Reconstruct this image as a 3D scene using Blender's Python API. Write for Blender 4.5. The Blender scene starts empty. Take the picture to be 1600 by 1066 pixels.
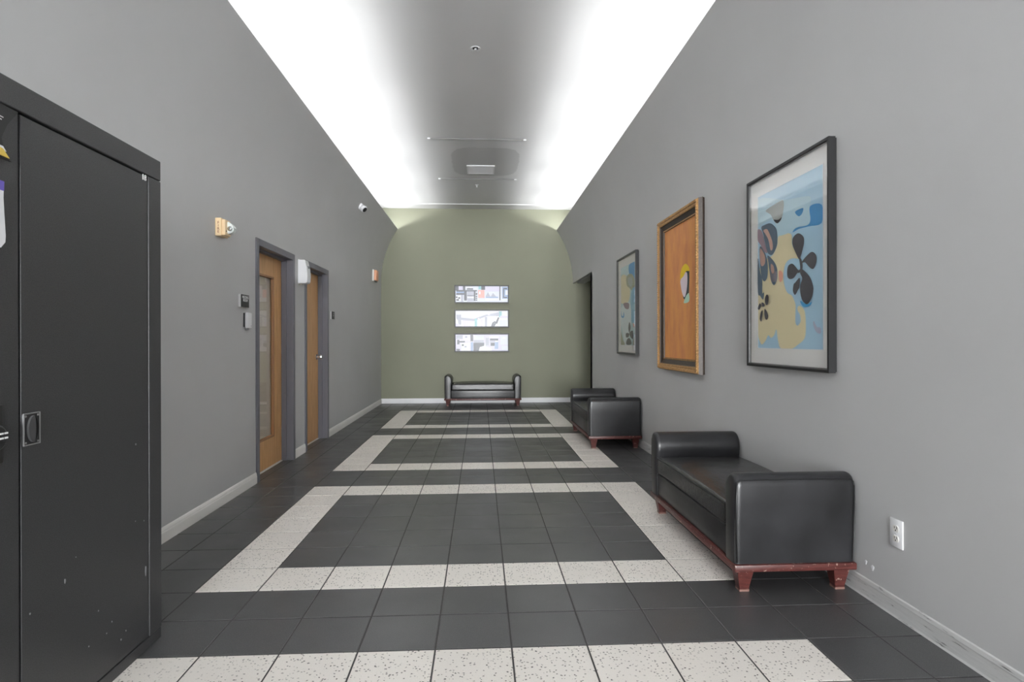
import bpy, bmesh, math, random
from mathutils import Vector, Matrix
random.seed(7)
T = 0.305                       # one floor tile in metres; lengths below are in tiles
scene = bpy.context.scene
COL = scene.collection

# ------------------------------------------------------------------ camera
cam_data = bpy.data.cameras.new('camera')
cam = bpy.data.objects.new('camera', cam_data)
COL.objects.link(cam)
F, YAW, PIT, ROL = 938.394, 0.052685, -0.0010424, -0.0018808
fw = Vector((math.sin(YAW)*math.cos(PIT), math.cos(YAW)*math.cos(PIT), math.sin(PIT)))
rt = fw.cross(Vector((0, 0, 1))).normalized()
up = rt.cross(fw)
rt, up = rt*math.cos(ROL)+up*math.sin(ROL), up*math.cos(ROL)-rt*math.sin(ROL)
cm = Matrix((rt, up, -fw)).transposed().to_4x4()
cm.translation = Vector((4.59594, -9.88203, 4.03532))*T
cam.matrix_world = cm
cam_data.sensor_width = 36.0
cam_data.lens = 36.0*F/1600.0
cam_data.clip_start = 0.02
scene.camera = cam

# ------------------------------------------------------------------ light and exposure
world = bpy.data.worlds.new('world')
scene.world = world
world.use_nodes = True
wbg = world.node_tree.nodes['Background']
wbg.inputs[0].default_value = (0.80, 0.88, 1.0, 1)
wbg.inputs[1].default_value = 0.6
scene.view_settings.view_transform = 'Standard'
scene.view_settings.look = 'None'
scene.view_settings.gamma = 1.0
scene.view_settings.use_curve_mapping = False
scene.view_settings.exposure = 0.85
scene.cycles.use_denoising = True
scene.cycles.max_bounces = 12
scene.cycles.diffuse_bounces = 8
scene.cycles.transparent_max_bounces = 12

L, R, B, FV = -1.76, 10.63, 29.05, -46.0      # left wall, right wall, back wall, front wall
CZ = 12.54                                     # ceiling
Z0, LIPZ, LIP = 7.75, 11.21, 1.06              # where the walls begin to lean in, lip height, lip overhang
CR = ((LIPZ-Z0)**2+LIP**2)/(2*LIP)

def area(name, loc, direction, sx, sy, power, color=(1, 1, 1), spread=180):
    d = bpy.data.lights.new(name, 'AREA')
    d.shape = 'RECTANGLE'
    d.size, d.size_y = sx*T, sy*T
    d.energy = power
    d.color = color
    d.spread = math.radians(spread)
    o = bpy.data.objects.new(name, d)
    COL.objects.link(o)
    o.location = Vector(loc)*T
    o.rotation_euler = Vector(direction).to_track_quat('-Z', 'Y').to_euler()
    return o

COVE_W = 8.8
FILL_W = 1350.0
# fluorescent strips lying in the two cove troughs, tilted towards the ceiling over the room
v = B-2.6
while v > -18:
    for side, u in ((1, L+0.50), (-1, R-0.50)):
        d = bpy.data.lights.new('cove_strip_lamp', 'AREA')
        d.shape = 'RECTANGLE'
        d.size, d.size_y = 3.9*T, 0.10*T
        d.energy = COVE_W
        d.color = (0.975, 0.99, 1.0)
        o = bpy.data.objects.new('cove_strip_lamp', d)
        COL.objects.link(o)
        zax = -Vector((side*0.95, 0, 0.31)).normalized()     # lamp shines along -z
        xax = Vector((0, 1, 0))
        m3 = Matrix((xax, zax.cross(xax), zax)).transposed().to_4x4()
        m3.translation = Vector((u, v, 11.02))*T
        o.matrix_world = m3
    v -= 4.9
# added fill lamp behind the camera, outside the made-up glazed lobby front
area('added_front_fill', ((L+R)/2, FV-0.75, 5.45), (0, 1, 0), 10.4, 9.6, FILL_W, (0.97, 0.99, 1.0))

# ------------------------------------------------------------------ materials
ALB = 1.4                       # paint and finish reflectance relative to the tones noted below
def lin(c, k=None):
    k = ALB if k is None else k
    out = []
    for x in c[:3]:
        x = x/255.0
        out.append(x/12.92 if x <= 0.04045 else ((x+0.055)/1.055)**2.4)
    hi = max(out)*k
    if hi > 0.86:                # soft limit: nothing reflects more than fresh white paint
        k *= 0.86/hi
    return tuple(x*k for x in out)+(1.0,)

class NT:
    def __init__(self, name):
        self.m = bpy.data.materials.new(name)
        self.m.use_nodes = True
        self.t = self.m.node_tree
        self.b = self.t.nodes['Principled BSDF']
        self.out = self.t.nodes['Material Output']
    def n(self, typ, **kw):
        nd = self.t.nodes.new(typ)
        for k, val in kw.items():
            if k.startswith('i_'):
                nd.inputs[k[2:].replace('_', ' ')].default_value = val
            else:
                setattr(nd, k, val)
        return nd
    def l(self, a, b):
        self.t.links.new(a, b)
    def pos(self, scale=(1, 1, 1), obj=False):
        if obj:
            src = self.n('ShaderNodeTexCoord').outputs['Object']
        else:
            src = self.n('ShaderNodeNewGeometry').outputs['Position']
        mp = self.n('ShaderNodeMapping')
        mp.inputs['Scale'].default_value = scale
        self.l(src, mp.inputs['Vector'])
        return mp.outputs['Vector']
    def noise(self, vec, scale, detail=3, rough=0.5):
        nd = self.n('ShaderNodeTexNoise')
        nd.inputs['Scale'].default_value = scale
        nd.inputs['Detail'].default_value = detail
        nd.inputs['Roughness'].default_value = rough
        self.l(vec, nd.inputs['Vector'])
        return nd.outputs['Fac']
    def ramp(self, fac, stops):
        r = self.n('ShaderNodeValToRGB')
        els = r.color_ramp.elements
        while len(els) < len(stops):
            els.new(0.5)
        for e, (p, c) in zip(els, stops):
            e.position = p
            e.color = c if len(c) == 4 else tuple(c)+(1,)
        self.l(fac, r.inputs['Fac'])
        return r.outputs['Color']
    def mix(self, fac, a, b, mode='MIX'):
        m = self.n('ShaderNodeMix', data_type='RGBA', blend_type=mode)
        for sock, val in ((m.inputs['Factor'], fac), (m.inputs['A'], a), (m.inputs['B'], b)):
            if hasattr(val, 'links'):
                self.l(val, sock)
            else:
                sock.default_value = val
        return m.outputs['Result']
    def bump(self, h, strength, dist=0.002):
        bp = self.n('ShaderNodeBump')
        bp.inputs['Strength'].default_value = strength
        bp.inputs['Distance'].default_value = dist
        self.l(h, bp.inputs['Height'])
        self.l(bp.outputs['Normal'], self.b.inputs['Normal'])
    def fin(self, color=None, rough=0.5, metal=0.0, spec=0.5):
        if color is not None:
            if hasattr(color, 'links'):
                self.l(color, self.b.inputs['Base Color'])
            else:
                self.b.inputs['Base Color'].default_value = color
        if hasattr(rough, 'links'):
            self.l(rough, self.b.inputs['Roughness'])
        else:
            self.b.inputs['Roughness'].default_value = rough
        self.b.inputs['Metallic'].default_value = metal
        self.b.inputs['Specular IOR Level'].default_value = spec
        return self.m

def G(x):
    return (x, x, x, 1)

def plain(name, c, rough=0.5, metal=0.0, spec=0.5):
    return NT(name).fin(lin(c), rough, metal, spec)

def paint(name, c, var=0.025, bump=0.10, rough=0.62):
    t = NT(name)
    p = t.pos()
    big = t.noise(p, 1.1, 4, 0.6)
    base = lin(c)
    lo = tuple(x*(1-var) for x in base[:3])+(1,)
    hi = tuple(min(1, x*(1+var)) for x in base[:3])+(1,)
    colr = t.ramp(big, [(0.3, lo), (0.7, hi)])
    t.bump(t.noise(p, 160, 2), bump, 0.002)
    return t.fin(colr, rough, 0, 0.35)

def make_materials():
    M = {}
    M['wall'] = paint('grey_wall_paint', (166, 166, 166))
    M['green'] = paint('green_wall_paint', (121, 122, 106), 0.03)
    t = NT('ceiling_paint')                       # white paint with a repainted, greyer patch round the vent
    p = t.pos()
    mp = t.n('ShaderNodeMapping')
    mp.inputs['Location'].default_value = (-4.86*T, -18.9*T, 0)
    t.l(p, mp.inputs['Vector'])
    sc = t.n('ShaderNodeMapping')
    sc.inputs['Scale'].default_value = (1/(1.62*T), 1/(2.3*T), 0)
    t.l(mp.outputs['Vector'], sc.inputs['Vector'])
    ab = t.n('ShaderNodeVectorMath', operation='ABSOLUTE')
    t.l(sc.outputs['Vector'], ab.inputs[0])
    pw = t.n('ShaderNodeVectorMath', operation='MULTIPLY')
    t.l(ab.outputs[0], pw.inputs[0]); t.l(ab.outputs[0], pw.inputs[1])
    ln = t.n('ShaderNodeVectorMath', operation='LENGTH')
    t.l(pw.outputs[0], ln.inputs[0])
    ad = t.n('ShaderNodeMath', operation='ADD')
    t.l(ln.outputs['Value'], ad.inputs[0])
    sb = t.n('ShaderNodeMath', operation='MULTIPLY_ADD')
    t.l(t.noise(p, 7, 3), sb.inputs[0]); sb.inputs[1].default_value = 0.24; sb.inputs[2].default_value = -0.12
    t.l(sb.outputs[0], ad.inputs[1])
    patch = t.ramp(ad.outputs[0], [(0.93, lin((202, 202, 202), 1)), (0.99, lin((222, 222, 222), 1))])
    t.bump(t.noise(p, 60, 3), 0.10, 0.003)
    M['ceiling'] = t.fin(patch, 0.7, 0, 0.3)

    t = NT('dark_floor_tile')
    p = t.pos()
    fine = t.noise(p, 420, 2)
    info = t.n('ShaderNodeObjectInfo')
    c1 = t.ramp(fine, [(0.32, lin((48, 48, 49))), (0.60, lin((68, 68, 69))), (0.74, lin((112, 112, 112)))])
    c2 = t.ramp(info.outputs['Random'], [(0.0, G(0.90)), (1.0, G(1.0))])
    rr = t.ramp(t.noise(p, 3.0, 4), [(0.3, G(0.30)), (0.7, G(0.42))])
    t.bump(fine, 0.06, 0.001)
    M['dark_tile'] = t.fin(t.mix(1.0, c1, c2, 'MULTIPLY'), rr, 0, 0.85)

    t = NT('white_terrazzo_tile')
    p = t.pos()
    vor = t.n('ShaderNodeTexVoronoi')
    vor.inputs['Scale'].default_value = 78
    wob = t.n('ShaderNodeTexNoise'); wob.inputs['Scale'].default_value = 90
    t.l(p, wob.inputs['Vector'])
    wadd = t.n('ShaderNodeVectorMath', operation='MULTIPLY_ADD')
    t.l(wob.outputs['Color'], wadd.inputs[0]); wadd.inputs[1].default_value = (0.012, 0.012, 0.012); t.l(p, wadd.inputs[2])
    t.l(wadd.outputs[0], vor.inputs['Vector'])
    spk = t.ramp(vor.outputs['Distance'], [(0.24, G(1)), (0.33, G(0))])
    sep = t.n('ShaderNodeSeparateColor')
    t.l(vor.outputs['Color'], sep.inputs[0])
    pick = t.ramp(sep.outputs[0], [(0.42, G(0)), (0.46, G(1))])
    mask = t.mix(1.0, spk, pick, 'MULTIPLY')
    worn = t.ramp(t.noise(p, 2.3, 3), [(0.36, G(0.15)), (0.50, G(1))])
    mask = t.mix(1.0, mask, worn, 'MULTIPLY')
    fine = t.ramp(t.noise(p, 300, 2), [(0.3, lin((196, 191, 184))), (0.7, lin((214, 209, 203)))])
    spot = t.ramp(sep.outputs[1], [(0.0, lin((58, 55, 52))), (1.0, lin((132, 126, 120)))])
    info = t.n('ShaderNodeObjectInfo')
    tone = t.ramp(info.outputs['Random'], [(0.0, G(0.94)), (1.0, G(1.0))])
    M['white_tile'] = t.fin(t.mix(1.0, t.mix(mask, fine, spot), tone, 'MULTIPLY'), 0.36, 0, 0.45)

    M['grout'] = paint('grey_grout', (62, 61, 60), 0.15, 0.2, 0.85)
    t = NT('grey_vinyl_base')
    p = t.pos((1, 0.25, 3.0))
    c = t.ramp(t.noise(p, 26, 5, 0.65), [(0.33, lin((84, 84, 84))), (0.39, lin((168, 168, 167))), (0.8, lin((182, 182, 181)))])
    M['vinyl_base'] = t.fin(c, 0.5)
    M['base_white'] = paint('white_base_paint', (232, 230, 226), 0.05, 0.08, 0.45)
    M['back_base'] = paint('bright_base_paint', (226, 226, 228), 0.03, 0.05, 0.45)

    t = NT('black_leather')
    p = t.pos(obj=True)
    t.bump(t.noise(p, 30, 3, 0.6), 0.12, 0.006)
    c = t.ramp(t.noise(p, 5, 4), [(0.3, lin((22, 22, 23))), (0.75, lin((38, 38, 40)))])
    M['leather'] = t.fin(c, 0.33, 0, 0.5)
    t = NT('creased_seat_leather')
    p = t.pos(obj=True)
    h = t.mix(0.5, t.noise(t.pos((1.0, 4.0, 1.0), obj=True), 7, 4, 0.6), t.noise(p, 30, 3, 0.6))
    t.bump(h, 0.45, 0.010)
    M['seat_leather'] = t.fin(lin((34, 34, 35)), 0.27, 0, 0.55)
    M['leather_seam'] = plain('black_leather_piping', (27, 27, 28), 0.45)
    t = NT('red_mahogany')
    p = t.pos((1, 1, 1), obj=True)
    c = t.ramp(t.noise(t.pos((6, 6, 40), obj=True), 3, 4), [(0.3, lin((56, 25, 23))), (0.7, lin((82, 41, 37)))])
    chip = t.ramp(t.noise(p, 45, 4, 0.7), [(0.62, G(0)), (0.66, G(1))])
    M['mahogany'] = t.fin(t.mix(chip, c, lin((140, 118, 108))), 0.4)
    M['worn_wood'] = plain('worn_pale_wood', (112, 84, 76), 0.7)

    t = NT('black_cabinet_paint')
    p = t.pos()
    c = t.ramp(t.noise(p, 300, 2), [(0.3, lin((46, 46, 47))), (0.7, lin((60, 60, 61)))])
    vor = t.n('ShaderNodeTexVoronoi'); vor.inputs['Scale'].default_value = 17
    t.l(p, vor.inputs['Vector'])
    sp = t.ramp(vor.outputs['Distance'], [(0.045, G(1)), (0.07, G(0))])
    sepc = t.n('ShaderNodeSeparateColor'); t.l(vor.outputs['Color'], sepc.inputs[0])
    pk = t.ramp(sepc.outputs[0], [(0.86, G(0)), (0.88, G(1))])
    zone = t.ramp(t.noise(p, 1.6, 2), [(0.50, G(0)), (0.60, G(1))])
    mk = t.mix(1.0, t.mix(1.0, sp, pk, 'MULTIPLY'), zone, 'MULTIPLY')
    t.bump(t.noise(p, 420, 2), 0.15, 0.001)
    M['cabinet'] = t.fin(t.mix(mk, c, lin((190, 190, 190))), 0.44, 0, 0.5)
    M['gap_black'] = plain('shadow_black', (12, 12, 12), 0.8)
    M['handle_black'] = plain('satin_black_plastic', (38, 38, 39), 0.35)
    M['grip_grey'] = plain('grip_plastic', (70, 70, 71), 0.35)
    M['edge_grey'] = plain('worn_bright_edge', (120, 120, 120), 0.4)

    def wood(name, a, b, scale):
        t = NT(name)
        p = t.pos(scale)
        n1 = t.noise(p, 4.0, 5, 0.6)
        wv = t.n('ShaderNodeTexWave', wave_type='BANDS', bands_direction='Y')
        wv.inputs['Scale'].default_value = 2.2
        wv.inputs['Distortion'].default_value = 6.0
        wv.inputs['Detail'].default_value = 3.0
        t.l(p, wv.inputs['Vector'])
        c = t.ramp(t.mix(0.45, n1, wv.outputs['Color']), [(0.25, lin(a)), (0.75, lin(b))])
        return t.fin(c, 0.38, 0, 0.5)
    M['oak'] = wood('honey_oak', (158, 114, 70), (206, 164, 112), (3, 9, 0.9))
    M['oak_dark'] = wood('honey_oak_stop', (128, 88, 52), (150, 106, 66), (3, 9, 0.9))
    M['frame_grey'] = paint('slate_door_frame_paint', (98, 98, 105), 0.04, 0.03, 0.42)
    M['chrome'] = plain('brushed_chrome', (205, 205, 206), 0.22, 1.0)
    M['room_beige'] = plain('beige_room_tone', (176, 166, 150), 0.8)
    t = NT('clear_glass')
    fr = t.n('ShaderNodeFresnel'); fr.inputs['IOR'].default_value = 1.8
    geo = t.n('ShaderNodeNewGeometry')
    inv = t.n('ShaderNodeMath', operation='SUBTRACT'); inv.inputs[0].default_value = 1.0
    t.l(geo.outputs['Backfacing'], inv.inputs[1])
    mu = t.n('ShaderNodeMath', operation='MULTIPLY')
    t.l(fr.outputs[0], mu.inputs[0]); t.l(inv.outputs[0], mu.inputs[1])
    tr = t.n('ShaderNodeBsdfTransparent')
    gl = t.n('ShaderNodeBsdfGlossy'); gl.inputs['Roughness'].default_value = 0.015
    ms = t.n('ShaderNodeMixShader')
    t.l(mu.outputs[0], ms.inputs[0]); t.l(tr.outputs[0], ms.inputs[1]); t.l(gl.outputs[0], ms.inputs[2])
    t.l(ms.outputs[0], t.out.inputs['Surface'])
    M['glass'] = t.m
    M['frame_black'] = plain('black_frame_lacquer', (27, 27, 28), 0.4)
    M['mat_board'] = plain('white_mat_board', (226, 225, 222), 0.8)
    t = NT('orange_canvas')
    p = t.pos((1, 2.5, 0.8))
    c = t.ramp(t.noise(p, 3.2, 6, 0.65), [(0.25, lin((178, 112, 76))), (0.5, lin((196, 132, 78))), (0.75, lin((206, 148, 78)))])
    t.bump(t.noise(t.pos(), 220, 2), 0.12, 0.001)
    M['canvas'] = t.fin(c, 0.6)
    t = NT('antique_gold')
    c = t.ramp(t.noise(t.pos(), 60, 4, 0.7), [(0.3, lin((112, 82, 50))), (0.7, lin((184, 144, 92)))])
    M['gold'] = t.fin(c, 0.45, 0.25)
    t = NT('dark_bronze')
    c = t.ramp(t.noise(t.pos(), 50, 4, 0.7), [(0.3, lin((38, 31, 27))), (0.7, lin((60, 50, 42)))])
    M['bronze'] = t.fin(c, 0.45, 0.1)
    M['white_plastic'] = plain('white_plastic', (228, 228, 230), 0.35)
    M['off_white'] = plain('off_white_plastic', (205, 203, 198), 0.4)
    M['cream_plastic'] = plain('cream_plastic', (232, 205, 164), 0.45)
    M['salmon_plastic'] = plain('salmon_plastic', (236, 172, 136), 0.45)
    M['rod_grey'] = plain('grey_rod', (128, 128, 128), 0.6)
    M['pale_metal'] = plain('pale_grey_metal', (188, 188, 188), 0.4)
    M['dark_plastic'] = plain('dark_plastic', (26, 26, 27), 0.4)
    M['print_white'] = plain('white_print', (225, 225, 225), 0.6)
    M['print_grey'] = plain('grey_print', (128, 128, 130), 0.6)
    M['paper'] = plain('white_paper', (216, 216, 218), 0.7)
    M['purple'] = plain('purple_print', (98, 84, 168), 0.6)
    M['yellow'] = plain('yellow_print', (226, 196, 92), 0.6)
    M['red_text'] = plain('dark_red_print', (120, 66, 50), 0.6)
    M['lens'] = plain('clear_lens_plastic', (205, 210, 208), 0.12)
    M['reflector'] = plain('lamp_reflector', (170, 172, 172), 0.15, 0.9)
    for nm, c in dict(a_base=(158, 190, 208), cream=(205, 194, 158), glare_blue=(168, 194, 204), blue=(64, 136, 186),
                      grey=(150, 156, 154), dark=(66, 64, 70), slate=(78, 96, 112), brown=(178, 142, 128),
                      mauve=(134, 112, 122), mauve2=(160, 164, 184), halo=(66, 150, 196), salmon=(222, 160, 136),
                      b_base=(166, 188, 190), olive=(146, 148, 124), skyblue=(126, 170, 190), pale=(196, 206, 206),
                      k_navy=(28, 36, 58), k_blue=(120, 142, 178), k_pale=(214, 218, 230), k_white=(240, 240, 246),
                      k_grey=(150, 152, 168), k_red=(222, 150, 140), k_lilac=(196, 192, 214), k_teal=(112, 164, 172),
                      s_yellow=(236, 204, 48), s_pink=(204, 190, 196), s_dark=(44, 54, 56), s_mint=(168, 198, 180)).items():
        M[nm] = plain('ink_'+nm, c, 0.32 if nm.startswith('k_') else 0.55, 0, 0.6 if nm.startswith('k_') else 0.3)
    return M
M = make_materials()

# ------------------------------------------------------------------ builders
def link(name, me, mats, parent=None):
    o = bpy.data.objects.new(name, me)
    for m in mats:
        me.materials.append(M[m])
    COL.objects.link(o)
    if parent:
        o.parent = parent
    return o

def fin(name, bm, mats, parent=None, smooth=None, loc=None, rotz=0):
    """turn a bmesh in tile units into one mesh object"""
    if isinstance(mats, str):
        mats = [mats]
    bmesh.ops.scale(bm, vec=(T, T, T), verts=bm.verts)
    bmesh.ops.recalc_face_normals(bm, faces=bm.faces)
    me = bpy.data.meshes.new(name)
    bm.to_mesh(me)
    bm.free()
    if smooth is not None:
        me.polygons.foreach_set('use_smooth', [True]*len(me.polygons))
        me.set_sharp_from_angle(angle=math.radians(smooth))
    o = link(name, me, mats, parent)
    if loc is not None:
        o.location = Vector(loc)*T
        o.rotation_euler = (0, 0, rotz)
    return o

def thing(name, label, cat, loc=(0, 0, 0), rotz=0, group=None):
    o = bpy.data.objects.new(name, None)
    o.empty_display_size = 0.1
    COL.objects.link(o)
    o.location = Vector(loc)*T
    o.rotation_euler = (0, 0, rotz)
    tag(o, label, cat, group)
    return o

def tag(o, label, cat, group=None):
    o['label'] = label
    o['category'] = cat
    if group:
        o['group'] = group
    return o

def struct(o):
    o['kind'] = 'structure'
    return o

def box(bm, x0, x1, y0, y1, z0, z1, mi=0, bevel=0, seg=2):
    r = bmesh.ops.create_cube(bm, size=1.0)
    vs = r['verts']
    for w in vs:
        w.co = Vector(((x0+x1)/2+w.co.x*(x1-x0), (y0+y1)/2+w.co.y*(y1-y0), (z0+z1)/2+w.co.z*(z1-z0)))
    fs = set(f for w in vs for f in w.link_faces)
    for f in fs:
        f.material_index = mi
    if bevel:
        es = list(set(e for w in vs for e in w.link_edges))
        bmesh.ops.bevel(bm, geom=es, offset=bevel, segments=seg, profile=0.5, affect='EDGES', clamp_overlap=True, material=mi)

def nb():
    return bmesh.new()

def prism(bm, poly, axis, a, b, mi=0):
    """poly of 2D points extruded along axis 0/1/2 from a to b"""
    def P(p, h):
        if axis == 0: return (h, p[0], p[1])
        if axis == 1: return (p[0], h, p[1])
        return (p[0], p[1], h)
    va = [bm.verts.new(P(p, a)) for p in poly]
    vb = [bm.verts.new(P(p, b)) for p in poly]
    n = len(poly)
    fs = [bm.faces.new(va), bm.faces.new(vb[::-1])]
    for i in range(n):
        fs.append(bm.faces.new((va[i], vb[i], vb[(i+1) % n], va[(i+1) % n])))
    for f in fs:
        f.material_index = mi

def ring(c, ax, r, n, ref=None):
    ax = Vector(ax).normalized()
    ref = Vector(ref) if ref else (Vector((0, 0, 1)) if abs(ax.z) < 0.9 else Vector((1, 0, 0)))
    e1 = ax.cross(ref).normalized()
    e2 = ax.cross(e1)
    return [Vector(c)+e1*(r*math.cos(2*math.pi*k/n))+e2*(r*math.sin(2*math.pi*k/n)) for k in range(n)]

def loft(bm, rings, mi=0, cap=True):
    vs = [[bm.verts.new(p) for p in rg] for rg in rings]
    n = len(vs[0])
    fs = []
    for a, b in zip(vs, vs[1:]):
        for i in range(n):
            fs.append(bm.faces.new((a[i], a[(i+1) % n], b[(i+1) % n], b[i])))
    if cap:
        fs.append(bm.faces.new(vs[0][::-1]))
        fs.append(bm.faces.new(vs[-1]))
    for f in fs:
        f.material_index = mi

def lathe(bm, origin, axis, prof, n=20, mi=0):
    """prof: list of (distance along axis, radius)"""
    ax = Vector(axis).normalized()
    loft(bm, [ring(Vector(origin)+ax*h, ax, max(r, 1e-4), n) for h, r in prof], mi)

def tube(bm, pts, r, n=8, mi=0):
    pts = [Vector(p) for p in pts]
    rings = []
    for i, p in enumerate(pts):
        d = (pts[min(i+1, len(pts)-1)]-pts[max(i-1, 0)]).normalized()
        rings.append(ring(p, d, r, n))
    loft(bm, rings, mi)

def rbox(bm, c, h, r, n=4, inner=6, crown=0, mi=0):
    """rounded, slightly crowned cushion block; c centre, h half sizes"""
    def coords(H):
        ed = [H-r+r*k/n for k in range(n+1)]
        mid = [-(H-r)+2*(H-r)*k/inner for k in range(1, inner)]
        return [-e for e in reversed(ed)]+mid+ed
    ax = [coords(H) for H in h]
    cache = {}
    def vert(p):
        key = tuple(round(x, 5) for x in p)
        if key not in cache:
            q = Vector([max(-(h[i]-r), min(h[i]-r, p[i])) for i in range(3)])
            d = Vector(p)-q
            if d.length > 1e-9:
                q = q+d.normalized()*r
            if q.z > 0 and crown:
                q.z += crown*(1-abs(q.x/h[0])**3)*(1-abs(q.y/h[1])**3)
            cache[key] = bm.verts.new(q+Vector(c))
        return cache[key]
    for k in range(3):
        i, j = (k+1) % 3, (k+2) % 3
        for s in (-1, 1):
            for a0, a1 in zip(ax[i], ax[i][1:]):
                for b0, b1 in zip(ax[j], ax[j][1:]):
                    q = []
                    for a, b in ((a0, b0), (a1, b0), (a1, b1), (a0, b1)):
                        p = [0, 0, 0]
                        p[k], p[i], p[j] = s*h[k], a, b
                        q.append(vert(p))
                    if s < 0:
                        q.reverse()
                    if len(set(q)) == 4:
                        f = bm.faces.new(q)
                        f.material_index = mi

def rect_frame(bm, w, h, prof, mis, x0=0, z0=0):
    """mitred picture frame round a w x h rectangle; prof: (inset, distance out of the wall)"""
    loops = []
    for a, d in prof:
        loops.append([bm.verts.new(p) for p in ((x0+a, -d, z0+a), (x0+w-a, -d, z0+a), (x0+w-a, -d, z0+h-a), (x0+a, -d, z0+h-a))])
    for k, (A_, B_) in enumerate(zip(loops, loops[1:])):
        for i in range(4):
            f = bm.faces.new((A_[i], A_[(i+1) % 4], B_[(i+1) % 4], B_[i]))
            f.material_index = mis[k] if isinstance(mis, (list, tuple)) else mis

def smooth_poly(pts, n=4):
    out = []
    m = len(pts)
    for i in range(m):
        p0, p1, p2, p3 = (Vector(pts[(i+k-1) % m]) for k in range(4))
        for k in range(n):
            s = k/n
            out.append(0.5*((2*p1)+(p2-p0)*s+(2*p0-5*p1+4*p2-p3)*s*s+(3*p1-p0-3*p2+p3)*s**3))
    return out

def ink(bm, pts, d, mi, smooth=True, clip=None):
    q = smooth_poly([tuple(p) for p in pts]) if smooth else [Vector(p) for p in pts]
    if clip:
        q = [Vector((max(clip[0], min(clip[1], p.x)), max(clip[2], min(clip[3], p.y)))) for p in q]
    vs = []
    for p in q:
        if not vs or (vs[-1].co-Vector((p.x, -d, p.y))).length > 1e-4:
            vs.append(bm.verts.new((p.x, -d, p.y)))
    f = bm.faces.new(vs)
    f.material_index = mi
    if f.normal.y > 0:
        f.normal_flip()

def text_part(name, s, size, mat, parent, loc, rot, align='CENTER', depth=0.004):
    cu = bpy.data.curves.new(name, 'FONT')
    cu.body = s
    cu.size = size*T
    cu.align_x = align
    cu.align_y = 'CENTER'
    cu.extrude = depth*T
    tmp = bpy.data.objects.new(name, cu)
    COL.objects.link(tmp)
    dg = bpy.context.evaluated_depsgraph_get()
    me = bpy.data.meshes.new_from_object(tmp.evaluated_get(dg))
    bpy.data.objects.remove(tmp)
    o = link(name, me, [mat], parent)
    me.materials.clear(); me.materials.append(M[mat])
    o.location = Vector(loc)*T
    o.rotation_euler = rot
    return o
UPRIGHT = (math.pi/2, 0, 0)
LEFT, RIGHT, BACK = math.pi/2, -math.pi/2, 0.0     # local x runs to the viewer's right along that wall, -y leaves it

# ------------------------------------------------------------------ the room shell
D1 = (7.48, 10.99)        # outer edges of the two door frames along the left wall
D2 = (12.22, 15.56)
DH = 6.97
OPEN_V, OPEN_Z = 22.78, 7.97        # corridor opening in the right wall

def cove_curve(n=16):
    return [(CR-math.sqrt(CR*CR-(LIPZ-Z0)**2*(k/n)**2), Z0+(LIPZ-Z0)*k/n) for k in range(n+1)]

def cove_poly(n=16):
    inner = cove_curve(n)
    outer = [(x-0.10, z) for x, z in inner]
    return inner+outer[::-1]

bm = nb()
th = 0.6
for a, b in ((FV, D1[0]+0.05), (D1[1]-0.05, D2[0]+0.05), (D2[1]-0.05, B)):
    box(bm, L-th, L, a, b, -0.1, Z0)
for a, b in (D1, D2):
    box(bm, L-th, L, a+0.05, b-0.05, DH-0.05, Z0)
prism(bm, [(L+x, z) for x, z in cove_poly()], 1, FV, B)
box(bm, L-th, L+0.70, FV, B, 10.62, 10.70)          # trough floor
box(bm, L-th-0.2, L-0.30, FV, B, Z0, CZ)              # wall behind the trough
wl = struct(fin('wall_left', bm, 'wall', smooth=30))

bm = nb()
box(bm, R, R+th, FV, OPEN_V, -0.1, Z0)
box(bm, R, R+th, OPEN_V, B, OPEN_Z, Z0+0.4)
prism(bm, [(R-x, z) for x, z in cove_poly()], 1, FV, B)
box(bm, R-0.70, R+th, FV, B, 10.62, 10.70)
box(bm, R+0.30, R+th+0.2, FV, B, Z0, CZ)
wr = struct(fin('wall_right', bm, 'wall', smooth=30))
for k, (vv, zz, s) in enumerate(((-0.77, 0.545, 0.035), (-0.93, 0.515, 0.045))):     # bare plaster chips above the base
    bm = nb()
    loft(bm, [[(R-0.004, vv+s*math.cos(a)*(0.6+0.3*math.sin(3*a)), zz+s*math.sin(a)) for a in [j*math.pi/5 for j in range(10)]],
              [(R+0.01, vv+s*math.cos(a)*(0.6+0.3*math.sin(3*a)), zz+s*math.sin(a)) for a in [j*math.pi/5 for j in range(10)]]])
    fin('paint_chip', bm, 'paper', wr)

bm = nb(); box(bm, L-th-0.2, R+8.5, B, B+0.5, -0.1, CZ+0.3)
struct(fin('wall_back', bm, 'green'))
bm = nb()
box(bm, L-th-0.2, R+th+0.2, FV, B+0.5, CZ, CZ+0.4)
ceiling = struct(fin('ceiling', bm, 'ceiling'))
bm = nb(); prism(bm, [(27.55, CZ), (27.75, CZ), (27.70, CZ-0.05), (27.58, CZ-0.05)], 0, L-0.3, R+0.3)
struct(fin('trim_1', bm, 'ceiling'))
# side corridor beyond the opening
bm = nb()
box(bm, R, R+8.5, OPEN_V-0.5, OPEN_V, -0.1, OPEN_Z+0.5)
box(bm, R+8.0, R+8.5, OPEN_V, B, -0.1, OPEN_Z+0.5)
struct(fin('wall_corridor', bm, 'wall'))
bm = nb(); box(bm, R+th, R+8.5, OPEN_V, B, OPEN_Z, OPEN_Z+0.3)
struct(fin('ceiling_corridor', bm, 'ceiling'))
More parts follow.
